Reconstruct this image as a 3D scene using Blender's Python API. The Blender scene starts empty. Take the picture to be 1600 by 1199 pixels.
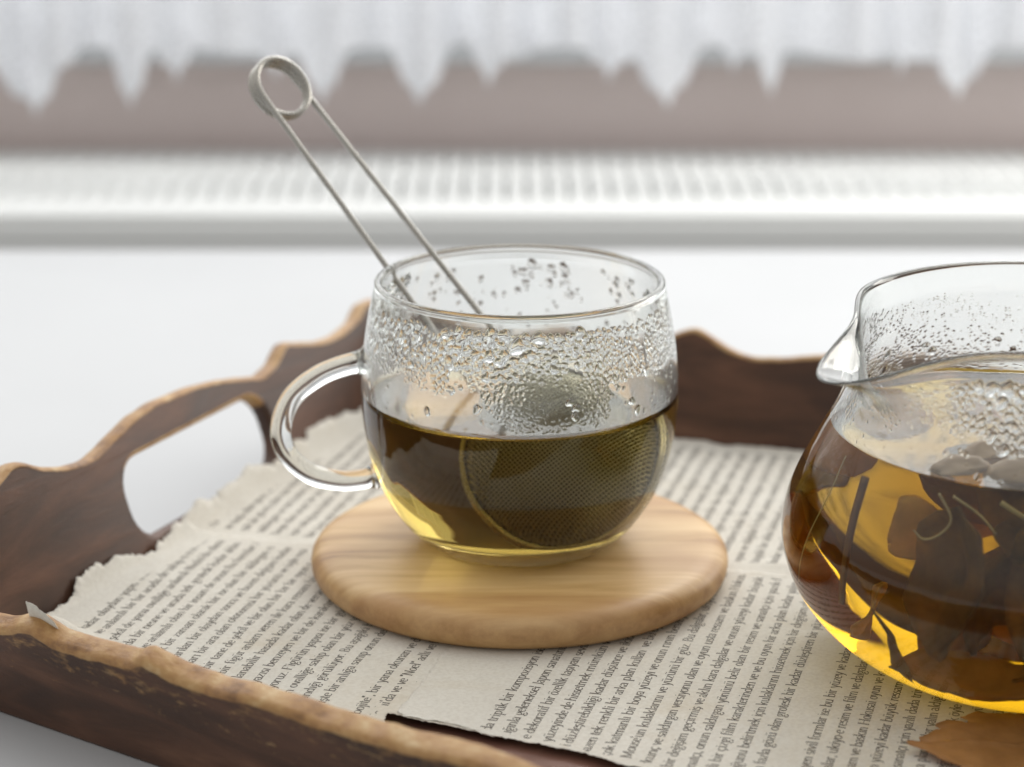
import bpy, math, random
import numpy as np
from mathutils import Vector, Matrix, noise as mn

random.seed(7); RNG = np.random.default_rng(11)
CM = 0.01
R = math.radians
sc = bpy.context.scene
C = sc.collection

# ------------------------------------------------------------------ camera
cd = bpy.data.cameras.new('camera'); cam = bpy.data.objects.new('camera', cd); C.objects.link(cam)
cam.location = (-.0022, -.657, .258)
cam.rotation_euler = (R(90 - 17), 0, 0)
cd.sensor_width = 36; cd.lens = 85.0
cd.clip_start = .02; cd.clip_end = 20
cd.dof.use_dof = True
cd.dof.focus_distance = .628
cd.dof.aperture_fstop = 9.2
sc.camera = cam

# ------------------------------------------------------------------ light
w = bpy.data.worlds.new('World'); sc.world = w; w.use_nodes = True
# an even pale room: light ceiling and walls above, dimmer floor below the table
_nt = w.node_tree; _bg = _nt.nodes['Background']; _tc = _nt.nodes.new('ShaderNodeTexCoord'); _sx = _nt.nodes.new('ShaderNodeSeparateXYZ')
_mr = _nt.nodes.new('ShaderNodeMapRange'); _mr.interpolation_type = 'SMOOTHSTEP'
_mr.inputs['From Min'].default_value = -.25; _mr.inputs['From Max'].default_value = .35; _mr.inputs['To Min'].default_value = .20; _mr.inputs['To Max'].default_value = .78
_nt.links.new(_tc.outputs['Generated'], _sx.inputs[0]); _nt.links.new(_sx.outputs['Z'], _mr.inputs['Value']); 
_m2 = _nt.nodes.new('ShaderNodeMapRange'); _m2.interpolation_type = 'SMOOTHSTEP'      # window side light, far side of the room dim
_m2.inputs['From Min'].default_value = -.75; _m2.inputs['From Max'].default_value = .45; _m2.inputs['To Min'].default_value = .72; _m2.inputs['To Max'].default_value = 1.1
_mm = _nt.nodes.new('ShaderNodeMath'); _mm.operation = 'MULTIPLY'
_nt.links.new(_sx.outputs['Y'], _m2.inputs['Value']); _nt.links.new(_mr.outputs[0], _mm.inputs[0]); _nt.links.new(_m2.outputs[0], _mm.inputs[1]); _nt.links.new(_mm.outputs[0], _bg.inputs[1])
_bg.inputs[0].default_value = (1.0, .98, .955, 1)

def area(name, loc, target, sx, sy, power, col):
    l = bpy.data.lights.new(name, 'AREA'); l.shape = 'RECTANGLE'; l.size = sx; l.size_y = sy
    l.energy = power; l.color = col
    o = bpy.data.objects.new(name, l); C.objects.link(o); o.location = loc
    o.rotation_euler = (Vector(target) - Vector(loc)).to_track_quat('-Z', 'Y').to_euler()
    return o
area('window_light', (.10, 1.0, .80), (.04, .10, .10), 2.4, 1.2, 13.5, (.96, .98, 1.0))
area('side_fill_light', (1.25, .62, .42), (-.05, 0, .02), .8, .6, 7.5, (1.0, .97, .92))  # added lamp on the right, gives the left tray wall its sheen

area('caustic_light', (.34, .82, .80), (0, 0, .03), .28, .34, 2.6, (1.0, .97, .92))  # small added lamp behind right, strengthens the caustic through the tea

sc.view_settings.view_transform = 'Standard'
sc.view_settings.look = 'None'
sc.view_settings.exposure = .20
sc.cycles.use_denoising = True
sc.cycles.max_bounces = 24; sc.cycles.transmission_bounces = 20; sc.cycles.glossy_bounces = 8
sc.cycles.diffuse_bounces = 4; sc.cycles.transparent_max_bounces = 16
sc.cycles.caustics_refractive = True; sc.cycles.caustics_reflective = True
sc.cycles.blur_glossy = .6
sc.cycles.sample_clamp_indirect = 6.0

# ------------------------------------------------------------------ helpers
def link(o, parent=None):
    C.objects.link(o)
    if parent is not None: o.parent = parent
    return o
def tag(o, label=None, cat=None, group=None, kind=None):
    if label: o['label'] = label
    if cat: o['category'] = cat
    if group: o['group'] = group
    if kind: o['kind'] = kind
    return o
def empty(name, loc, label, cat, group=None):
    o = bpy.data.objects.new(name, None); o.empty_display_size = .01
    C.objects.link(o); o.location = [q * CM for q in loc]
    return tag(o, label, cat, group)
def mesh_np(name, V, F, smooth=True):
    """V (n,3) in cm, F (m,k) array of equal-sized faces or list of lists"""
    me = bpy.data.meshes.new(name)
    V = np.asarray(V, dtype=np.float64) * CM
    if isinstance(F, np.ndarray):
        m, k = F.shape
        me.vertices.add(len(V)); me.vertices.foreach_set('co', V.astype(np.float32).ravel())
        me.loops.add(m * k); me.loops.foreach_set('vertex_index', F.astype(np.int32).ravel())
        me.polygons.add(m)
        me.polygons.foreach_set('loop_start', (np.arange(m) * k).astype(np.int32))
        me.update(calc_edges=True); me.validate()
    else:
        me.from_pydata([tuple(v) for v in V], [], F); me.update()
    me.polygons.foreach_set('use_smooth', np.full(len(me.polygons), smooth))
    return me
def obj(name, me, mat, parent=None, off=None):
    o = bpy.data.objects.new(name, me)
    if mat is not None: me.materials.append(mat)
    link(o, parent)
    if off is not None: o.location = [q * CM for q in off]
    return o
def grid_faces(m, n, wrap=False, flip=False):
    i, j = np.meshgrid(np.arange(m - 1), np.arange(n if wrap else n - 1), indexing='ij')
    j2 = (j + 1) % n
    F = np.stack([i * n + j, i * n + j2, (i + 1) * n + j2, (i + 1) * n + j], -1).reshape(-1, 4)
    return F[:, ::-1].copy() if flip else F
def lathe(prof, n=192, deform=None):
    """rows of (r,z); rows along profile, columns round the axis. Normal outward when the profile goes up on the outside"""
    P = np.array(prof); th = np.linspace(0, 2 * np.pi, n, endpoint=False)
    r = P[:, 0][:, None] * np.ones(n); z = P[:, 1][:, None] * np.ones(n); T = np.ones(len(P))[:, None] * th
    if deform: r, z = deform(r, z, T)
    V = np.stack([r * np.cos(T), r * np.sin(T), z], -1).reshape(-1, 3)
    return V, grid_faces(len(P), n, wrap=True)
def spline(pts, n, closed=False):
    """Catmull-Rom through pts"""
    P = [np.array(p, float) for p in pts]; out = []
    m = len(P); segs = m if closed else m - 1
    for i in range(segs):
        if closed: a, b, c, d = P[(i - 1) % m], P[i], P[(i + 1) % m], P[(i + 2) % m]
        else:
            b, c = P[i], P[i + 1]; a = P[i - 1] if i else 2 * b - c; d = P[i + 2] if i + 2 < m else 2 * c - b
        for k in range(n):
            t = k / n
            out.append(.5 * (2 * b + (c - a) * t + (2 * a - 5 * b + 4 * c - d) * t * t + (-a + 3 * b - 3 * c + d) * t ** 3))
    if not closed: out.append(P[-1])
    return np.array(out)
def tube(path, rad, k=12, cap=True, flat=None):
    P = np.asarray(path, float); n = len(P)
    rad = np.ones(n) * rad if np.isscalar(rad) else np.asarray(rad)
    T = np.gradient(P, axis=0); T /= np.linalg.norm(T, axis=1)[:, None]
    up = np.array([0, 0, 1.0]) if abs(T[0][2]) < .9 else np.array([1.0, 0, 0])
    N = np.cross(T[0], up); N /= np.linalg.norm(N); V = []
    for i in range(n):
        N = N - T[i] * N.dot(T[i]); N /= np.linalg.norm(N); B = np.cross(T[i], N)
        a = np.linspace(0, 2 * np.pi, k, endpoint=False)
        V.append(P[i] + rad[i] * (np.cos(a)[:, None] * N + np.sin(a)[:, None] * B))
    V = np.concatenate(V); F = [list(map(int, f)) for f in grid_faces(n, k, wrap=True, flip=False)]
    if cap:
        F.append(list(range(k))[::-1]); F.append([(n - 1) * k + q for q in range(k)])
    return V, F
def join(parts):
    V = []; F = []; o = 0
    for v, f in parts:
        V.append(np.asarray(v)); F += [[int(q) + o for q in ff] for ff in f]; o += len(v)
    return np.concatenate(V), F
def box(x0, x1, y0, y1, z0, z1, bev=0.0, seg=2, name='box'):
    import bmesh
    bm = bmesh.new(); bmesh.ops.create_cube(bm, size=1)
    for v in bm.verts:
        v.co = Vector(((x0 + x1) / 2 + v.co.x * (x1 - x0), (y0 + y1) / 2 + v.co.y * (y1 - y0), (z0 + z1) / 2 + v.co.z * (z1 - z0))) * CM
    if bev: bmesh.ops.bevel(bm, geom=bm.edges[:], offset=bev * CM, segments=seg, profile=.5, affect='EDGES', clamp_overlap=True)
    me = bpy.data.meshes.new(name); bm.to_mesh(me); bm.free()
    me.polygons.foreach_set('use_smooth', np.full(len(me.polygons), bool(bev)))
    if bev: me.set_sharp_from_angle(angle=R(50))
    return me
def vnoise(x, y, seed=0, oct=4, scale=1.0, rough=.5):
    """vectorised value noise on arrays, about -1..1"""
    out = np.zeros_like(x, float); amp = 1; tot = 0; f = scale
    for o in range(oct):
        X = x * f + 17.3 * seed + 5.1 * o; Y = y * f - 9.7 * seed + 3.3 * o
        xi = np.floor(X).astype(np.int64); yi = np.floor(Y).astype(np.int64); u = X - xi; v = Y - yi
        u = u * u * (3 - 2 * u); v = v * v * (3 - 2 * v)
        def hsh(a, b):
            h = (a * 374761393 + b * 668265263 + seed * 974634777 + o * 1274126177) & 0x7fffffff
            h = ((h ^ (h >> 13)) * 1274126177) & 0x7fffffff
            return (h ^ (h >> 16)) / 0x7fffffff * 2 - 1 if not isinstance(h, np.ndarray) else ((h ^ (h >> 16)) & 0xffff) / 32767.5 - 1
        out += amp * ((hsh(xi, yi) * (1 - u) + hsh(xi + 1, yi) * u) * (1 - v) + (hsh(xi, yi + 1) * (1 - u) + hsh(xi + 1, yi + 1) * u) * v)
        tot += amp; amp *= rough; f *= 2.03
    return out / tot

# ------------------------------------------------------------------ materials
def newmat(name):
    m = bpy.data.materials.new(name); m.use_nodes = True; nt = m.node_tree; nt.nodes.clear()
    out = nt.nodes.new('ShaderNodeOutputMaterial')
    return m, nt, out
def N(nt, t, **kw):
    n = nt.nodes.new(t)
    for k, v in kw.items():
        if k in n.inputs: n.inputs[k].default_value = v
        else: setattr(n, k, v)
    return n
def ramp(nt, src, stops):
    r = nt.nodes.new('ShaderNodeValToRGB'); e = r.color_ramp.elements
    while len(e) < len(stops): e.new(.5)
    for i, (p, c) in enumerate(stops):
        e[i].position = p; e[i].color = (*c, 1) if len(c) == 3 else c
    nt.links.new(src, r.inputs[0]); return r.outputs[0]
def coords(nt, scale=(1, 1, 1), rot=(0, 0, 0), kind='Object'):
    tc = nt.nodes.new('ShaderNodeTexCoord'); mp = nt.nodes.new('ShaderNodeMapping')
    mp.inputs['Scale'].default_value = scale; mp.inputs['Rotation'].default_value = rot
    nt.links.new(tc.outputs[kind], mp.inputs[0]); return mp.outputs[0]
def noise(nt, vec, scale=5, detail=4, rough=.5, dist=0):
    n = N(nt, 'ShaderNodeTexNoise', Scale=scale, Detail=detail, Roughness=rough, Distortion=dist)
    nt.links.new(vec, n.inputs['Vector']); return n.outputs['Fac']
def mixc(nt, fac, a, b, mode='MIX'):
    m = nt.nodes.new('ShaderNodeMix'); m.data_type = 'RGBA'; m.blend_type = mode
    for s, k in ((fac, 0), (a, 6), (b, 7)):
        if isinstance(s, (int, float)): m.inputs[k].default_value = s
        elif isinstance(s, tuple): m.inputs[k].default_value = (*s, 1)
        else: nt.links.new(s, m.inputs[k])
    return m.outputs[2]
def math_(nt, op, a, b=0.0, clamp=False):
    m = nt.nodes.new('ShaderNodeMath'); m.operation = op; m.use_clamp = clamp
    for s, k in ((a, 0), (b, 1)):
        if isinstance(s, (int, float)): m.inputs[k].default_value = s
        else: nt.links.new(s, m.inputs[k])
    return m.outputs[0]
def attr(nt, name):
    a = nt.nodes.new('ShaderNodeAttribute'); a.attribute_name = name; return a.outputs['Fac']
def bump(nt, h, strength=.3, dist=.001):
    b = N(nt, 'ShaderNodeBump', Strength=strength, Distance=dist); nt.links.new(h, b.inputs['Height']); return b.outputs[0]
def principled(nt, out, color, rough=.5, metal=0, normal=None, ior=None, coat=0, spec=None, sheen=0):
    p = nt.nodes.new('ShaderNodeBsdfPrincipled')
    if isinstance(color, tuple): p.inputs['Base Color'].default_value = (*color, 1)
    else: nt.links.new(color, p.inputs['Base Color'])
    if isinstance(rough, (int, float)): p.inputs['Roughness'].default_value = rough
    else: nt.links.new(rough, p.inputs['Roughness'])
    p.inputs['Metallic'].default_value = metal
    if normal is not None: nt.links.new(normal, p.inputs['Normal'])
    if coat: p.inputs['Coat Weight'].default_value = coat; p.inputs['Coat Roughness'].default_value = .25
    if spec is not None: p.inputs['Specular IOR Level'].default_value = spec
    if sheen: p.inputs['Sheen Weight'].default_value = sheen
    nt.links.new(p.outputs[0], out.inputs[0]); return p

M = {}
# plain cloth / white lacquer table
m, nt, out = newmat('white_table'); v = coords(nt)
n1 = noise(nt, v, 3.5, 4, .55); n2 = noise(nt, v, 60, 3)
principled(nt, out, ramp(nt, n1, [(.3, (.48, .49, .50)), (.7, (.525, .535, .545))]), .62, spec=.3, normal=bump(nt, noise(nt, v, 7, 5), .25, .004)); M['table'] = m
m, nt, out = newmat('radiator_enamel'); v = coords(nt)
principled(nt, out, (.77, .785, .775), .6, normal=bump(nt, noise(nt, v, 40, 2), .05)); M['radiator'] = m
m, nt, out = newmat('mauve_wall'); v = coords(nt)
principled(nt, out, ramp(nt, noise(nt, v, 4, 5, .6), [(.3, (.70, .60, .57)), (.7, (.78, .68, .65))]), .8, normal=bump(nt, noise(nt, v, 120, 4), .3)); M['wall'] = m
m, nt, out = newmat('sill_paint'); principled(nt, out, (.52, .53, .54), .5); M['sill'] = m
# lace
m, nt, out = newmat('lace'); v = coords(nt)
vo = N(nt, 'ShaderNodeTexVoronoi', Scale=230.0); nt.links.new(v, vo.inputs['Vector'])
d = N(nt, 'ShaderNodeBsdfDiffuse', Color=(.94, .95, .97, 1)); t = N(nt, 'ShaderNodeBsdfTranslucent', Color=(.94, .95, .97, 1)); tr = nt.nodes.new('ShaderNodeBsdfTransparent')
a = nt.nodes.new('ShaderNodeMixShader'); a.inputs[0].default_value = .5; nt.links.new(d.outputs[0], a.inputs[1]); nt.links.new(t.outputs[0], a.inputs[2])
b = nt.nodes.new('ShaderNodeMixShader')
fac = ramp(nt, math_(nt, 'MULTIPLY', vo.outputs['Distance'], 1.0), [(.16, (.32,) * 3), (.42, (0.0,) * 3)])
nz = ramp(nt, noise(nt, v, 26, 4, .6), [(.46, (0,) * 3), (.62, (.06,) * 3)])
fac = math_(nt, 'MAXIMUM', fac, nz)
nt.links.new(fac, b.inputs[0]); nt.links.new(a.outputs[0], b.inputs[1]); nt.links.new(tr.outputs[0], b.inputs[2]); nt.links.new(b.outputs[0], out.inputs[0]); M['lace'] = m

# tray wood: brown stain, worn golden edges (edge = attribute)
m, nt, out = newmat('tray_wood'); v = coords(nt, (14, 60, 60))
g1 = noise(nt, v, 1.3, 8, .62, .6); v2 = coords(nt, (60, 60, 60)); g2 = noise(nt, v2, 1, 4, .6)
col = ramp(nt, g1, [(.28, (.030, .013, .007)), (.45, (.068, .029, .014)), (.58, (.115, .050, .026)), (.75, (.18, .086, .047))])
col = mixc(nt, ramp(nt, g2, [(.3, (0,) * 3), (.7, (.35,) * 3)]), col, (.04, .016, .008))
e = attr(nt, 'edge'); ve = coords(nt, (170, 380, 380)); en = noise(nt, ve, 1, 6, .7); en2 = noise(nt, coords(nt, (100, 170, 170)), 1, 5, .65)
em = math_(nt, 'ADD', e, math_(nt, 'MULTIPLY', math_(nt, 'SUBTRACT', en, .5), 1.1))
em = ramp(nt, em, [(.42, (0,) * 3), (.66, (1,) * 3)])
gold = ramp(nt, en2, [(.30, (.18, .085, .03)), (.46, (.36, .19, .065)), (.58, (.45, .27, .105)), (.72, (.58, .43, .24))])
col = mixc(nt, em, col, gold)
rg = math_(nt, 'ADD', math_(nt, 'MULTIPLY', g1, .25), .36)
hh = math_(nt, 'ADD', math_(nt, 'MULTIPLY', g1, .5), math_(nt, 'MULTIPLY', en, e))
principled(nt, out, col, rg, normal=bump(nt, hh, .45, .0012), spec=.5); M['tray'] = m
m, nt, out = newmat('tray_floor_wood'); v = coords(nt, (10, 45, 45), (0, 0, R(-26)))
principled(nt, out, ramp(nt, noise(nt, v, 1.2, 7, .6, .5), [(.3, (.10, .045, .03)), (.7, (.22, .11, .08))]), .38, normal=bump(nt, noise(nt, v, 3, 5), .2)); M['trayfloor'] = m

# bamboo coaster
m, nt, out = newmat('bamboo'); v = coords(nt, (9, 95, 30), (0, 0, R(9)))
g = noise(nt, v, 1.0, 7, .62, .4); gw = noise(nt, coords(nt, (5, 22, 22), (0, 0, R(9))), 1, 3, .5, 1.2)
col = ramp(nt, g, [(.34, (.24, .11, .035)), (.42, (.46, .27, .10)), (.56, (.62, .41, .19)), (.75, (.74, .54, .29))])
col = mixc(nt, ramp(nt, gw, [(.48, (0,) * 3), (.60, (.6,) * 3)]), col, (.42, .225, .09), 'MIX')
mot = noise(nt, coords(nt, (160, 160, 160)), 1, 5, .7)
geo = nt.nodes.new('ShaderNodeNewGeometry'); sx = nt.nodes.new('ShaderNodeSeparateXYZ'); nt.links.new(geo.outputs['Normal'], sx.inputs[0])
side = math_(nt, 'SUBTRACT', 1.0, math_(nt, 'ABSOLUTE', sx.outputs['Z']), True)
endg = mixc(nt, ramp(nt, mot, [(.38, (.9,) * 3), (.62, (0,) * 3)]), (.50, .30, .14), (.26, .12, .045))
col = mixc(nt, math_(nt, 'MULTIPLY', side, .62), col, endg)
principled(nt, out, col, .48, normal=bump(nt, math_(nt, 'ADD', g, math_(nt, 'MULTIPLY', mot, .4)), .22, .0008)); M['bamboo'] = m

# paper, ink
def paper_mat(name, c0, c1):
    m, nt, out = newmat(name); v = coords(nt)
    col = ramp(nt, noise(nt, v, 30, 6, .6), [(.3, c0), (.7, c1)])
    col = mixc(nt, ramp(nt, noise(nt, v, 900, 3, .6), [(.35, (.18,) * 3), (.6, (0,) * 3)]), col, (.42, .36, .27))
    col = mixc(nt, ramp(nt, noise(nt, v, 14, 5, .65, .8), [(.50, (0,) * 3), (.66, (.30,) * 3)]), col, (.60, .50, .34))
    d = nt.nodes.new('ShaderNodeBsdfDiffuse'); nt.links.new(col, d.inputs[0])
    nrm = bump(nt, noise(nt, v, 500, 4, .6), .18, .0003); nt.links.new(nrm, d.inputs['Normal'])
    t = nt.nodes.new('ShaderNodeBsdfTranslucent'); nt.links.new(col, t.inputs[0])
    x = nt.nodes.new('ShaderNodeMixShader'); x.inputs[0].default_value = .18
    nt.links.new(d.outputs[0], x.inputs[1]); nt.links.new(t.outputs[0], x.inputs[2]); nt.links.new(x.outputs[0], out.inputs[0]); return m
M['paper'] = paper_mat('old_paper', (.74, .705, .63), (.81, .785, .715))
m, nt, out = newmat('black_ink'); v = coords(nt)
principled(nt, out, ramp(nt, noise(nt, v, 1500, 3), [(.3, (.07, .06, .048)), (.7, (.16, .14, .115))]), .8); M['ink'] = m

# steel
m, nt, out = newmat('steel'); v = coords(nt, (300, 300, 300))
principled(nt, out, (.40, .385, .35), math_(nt, 'ADD', math_(nt, 'MULTIPLY', noise(nt, v, 1, 4), .15), .2), 1.0, normal=bump(nt, noise(nt, v, 2, 3), .08, .0003)); M['steel'] = m
m, nt, out = newmat('mesh_steel'); principled(nt, out, (.33, .31, .22), .38, 1.0); M['mesh'] = m

# clear glass, wet glass (fog attribute), tea
def glass_mat(name, ior=1.5):
    m, nt, out = newmat(name)
    g = N(nt, 'ShaderNodeBsdfGlass', Color=(.985, .992, .985, 1), Roughness=0.0, IOR=ior); nt.links.new(g.outputs[0], out.inputs[0]); return m
M['glass'] = glass_mat('clear_glass')
m, nt, out = newmat('misted_glass')
f = attr(nt, 'fog')
g = N(nt, 'ShaderNodeBsdfGlass', Color=(.98, .99, .985, 1), IOR=1.5); nt.links.new(math_(nt, 'MULTIPLY', f, .16), g.inputs['Roughness'])
d = N(nt, 'ShaderNodeBsdfDiffuse', Color=(.86, .86, .86, 1)); t = N(nt, 'ShaderNodeBsdfTranslucent', Color=(.86, .86, .86, 1))
a = nt.nodes.new('ShaderNodeMixShader'); a.inputs[0].default_value = .6; nt.links.new(d.outputs[0], a.inputs[1]); nt.links.new(t.outputs[0], a.inputs[2])
b = nt.nodes.new('ShaderNodeMixShader'); nt.links.new(math_(nt, 'MULTIPLY', f, .19), b.inputs[0]); nt.links.new(g.outputs[0], b.inputs[1]); nt.links.new(a.outputs[0], b.inputs[2]); nt.links.new(b.outputs[0], out.inputs[0]); M['wet'] = m
def tea_mat(name, T):
    m, nt, out = newmat(name)
    s = [-math.log(t) * 100 for t in T]; dens = max(s)
    top = attr(nt, 'open_top')
    ior = math_(nt, 'ADD', math_(nt, 'MULTIPLY', top, 1.33 - 1.33 / 1.5), 1.33 / 1.5)
    g = N(nt, 'ShaderNodeBsdfGlass', Color=(1, 1, 1, 1), Roughness=0.0); nt.links.new(ior, g.inputs['IOR']); nt.links.new(g.outputs[0], out.inputs[0])
    va = N(nt, 'ShaderNodeVolumeAbsorption', Color=(*[1 - q / dens for q in s], 1), Density=dens); nt.links.new(va.outputs[0], out.inputs['Volume']); return m
M['tea'] = tea_mat('green_tea', (.90, .855, .68))
M['tea2'] = tea_mat('amber_tea', (.948, .892, .64))

def leaf_mat(name, c0, c1, trans, tc, rough=.45):
    m, nt, out = newmat(name); v = coords(nt, (90, 90, 90))
    n_ = noise(nt, v, 1, 5, .6)
    col = ramp(nt, n_, [(.3, c0), (.7, c1)])
    p = nt.nodes.new('ShaderNodeBsdfPrincipled'); nt.links.new(col, p.inputs['Base Color']); p.inputs['Roughness'].default_value = rough
    nt.links.new(bump(nt, noise(nt, v, 2.2, 5), .35, .001), p.inputs['Normal'])
    t = nt.nodes.new('ShaderNodeBsdfTranslucent'); nt.links.new(ramp(nt, n_, [(.3, tuple(q * .6 for q in tc)), (.7, tc)]), t.inputs[0])
    x = nt.nodes.new('ShaderNodeMixShader'); x.inputs[0].default_value = trans
    nt.links.new(p.outputs[0], x.inputs[1]); nt.links.new(t.outputs[0], x.inputs[2]); nt.links.new(x.outputs[0], out.inputs[0]); return m
M['leafdark'] = leaf_mat('steeped_leaf', (.035, .025, .010), (.13, .092, .036), .6, (.85, .60, .22))
M['leafgold'] = leaf_mat('golden_leaf', (.40, .25, .08), (.62, .42, .16), .55, (.9, .6, .2))
M['petal'] = leaf_mat('floating_petal', (.26, .17, .09), (.46, .33, .20), .3, (.5, .4, .22))
M['oliveleaf'] = leaf_mat('floating_olive_leaf', (.06, .065, .045), (.13, .13, .09), .2, (.2, .2, .1))
M['stem'] = leaf_mat('steeped_stem', (.12, .05, .02), (.25, .12, .05), .2, (.3, .14, .05))
M['palestem'] = leaf_mat('pale_stem', (.45, .38, .22), (.65, .55, .35), .3, (.6, .5, .25))
M['dryleaf'] = leaf_mat('dry_leaf', (.40, .19, .06), (.58, .31, .12), .35, (.7, .36, .12), .6)
M['teafill'] = leaf_mat('loose_tea', (.03, .026, .012), (.10, .085, .04), .1, (.1, .08, .03), .7)

# ------------------------------------------------------------------ setting
TZ = -1.2
tag(obj('table', box(-90, 90, -75, 44.2, TZ - 3, TZ, .4, 3), M['table']), 'white table top that the carved tray stands on', 'table', kind='structure')
tag(obj('wall', box(-120, 120, 78, 84, -80, 2.0), M['wall']), 'mauve grey wall behind the radiator', 'wall', kind='structure')
ws = tag(obj('window_sill', box(-120, 120, 74.5, 86, 2.3, 6.0, .5, 3), M['sill']), 'pale sill above the mauve wall behind the lace', 'window sill', kind='structure')
tag(obj('window_reveal', box(-120, 120, 86, 92, 1.9, 14, .3), M['sill']), 'pale board under the window behind the lace', 'wall', kind='structure')

# radiator
rad = empty('radiator', (0, 60, -60), 'white panel radiator with slatted top grille below the mauve wall', 'radiator')
ro = Vector((0, 60, -60))
def rpart(name, *b, bev=.0, mat='radiator'):
    x0, x1, y0, y1, z0, z1 = b
    return obj(name, box(x0, x1, y0 - 60, y1 - 60, z0 + 60, z1 + 60, bev), M[mat], rad)
rpart('front_panel', -70, 70, 59.1, 60.3, -60, -3.4, bev=.5)
rpart('top_rim', -70, 70, 59.3, 63.1, -3.9, -3.05, bev=.2)
rpart('back_panel', -70, 70, 75.6, 76.6, -60, -3.1, bev=.3)
rpart('cross_bar', -70, 70, 68.8, 69.7, -3.6, -2.95, bev=.2)
rpart('inner_plate', -70, 70, 63.2, 75.5, -10, -5.2, bev=.2)
sme = box(-.44, .44, 63.0 - 60, 75.7 - 60, 56.3, 57.0, .08, 1, 'grille_slat')
sme.materials.append(M['radiator'])
for k in range(-54, 55):
    s = bpy.data.objects.new('slat', sme); link(s, rad); s.location = (k * 1.16 * CM, 0, 0)

# lace curtain
tips = [(-33, .9, 1.8), (-27.3, .1, 2.0), (-21.6, .8, 1.1), (-19.2, 2.0, 1.4), (-13.6, 2.3, 1.7), (-10.9, 1.0, 1.5), (-5.4, 1.0, 1.7), (-1.5, 2.0, 1.3),
        (5.3, 2.1, 1.9), (8.5, .8, 2.0), (12.2, 2.8, 1.1), (14.3, 1.3, .9), (16.6, 3.3, 1.3), (21.8, 2.4, 1.0), (25.0, 1.1, 1.9), (30.5, 1.8, 1.5)]
xs = np.arange(-34, 34.01, .12); top = 14.0
edge = np.full(len(xs), 3.9) + .6 * vnoise(xs, xs * 0, 3, 2, .35)
for tx, tz, tw in tips:
    d = np.abs(xs - tx) / tw
    f = tz + 2.9 * np.clip(d, 0, 3) ** 1.0 + .26 * np.sin(d * 8.5) * (d < 1.3)
    edge = np.minimum(edge, f + .0)
rows = 36; V = []
for k in range(rows):
    t = (k / (rows - 1)) ** 1.0; z = top + (edge - top) * t
    y = 69.5 + 1.0 * np.sin(xs * 1.3 + 1.2 * np.sin(xs * .23)) * (.4 + .6 * t) + .25 * vnoise(xs, z, 5, 3, .5)
    V.append(np.stack([xs, y, z], -1))
V = np.array(V).reshape(-1, 3)
lc = obj('lace_curtain', mesh_np('lace', V, grid_faces(rows, len(xs))), M['lace'])
so = lc.modifiers.new('thick', 'SOLIDIFY'); so.thickness = .0006
tag(lc, 'white lace curtain with pointed scalloped hem hanging in front of the sill', 'curtain')

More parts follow.
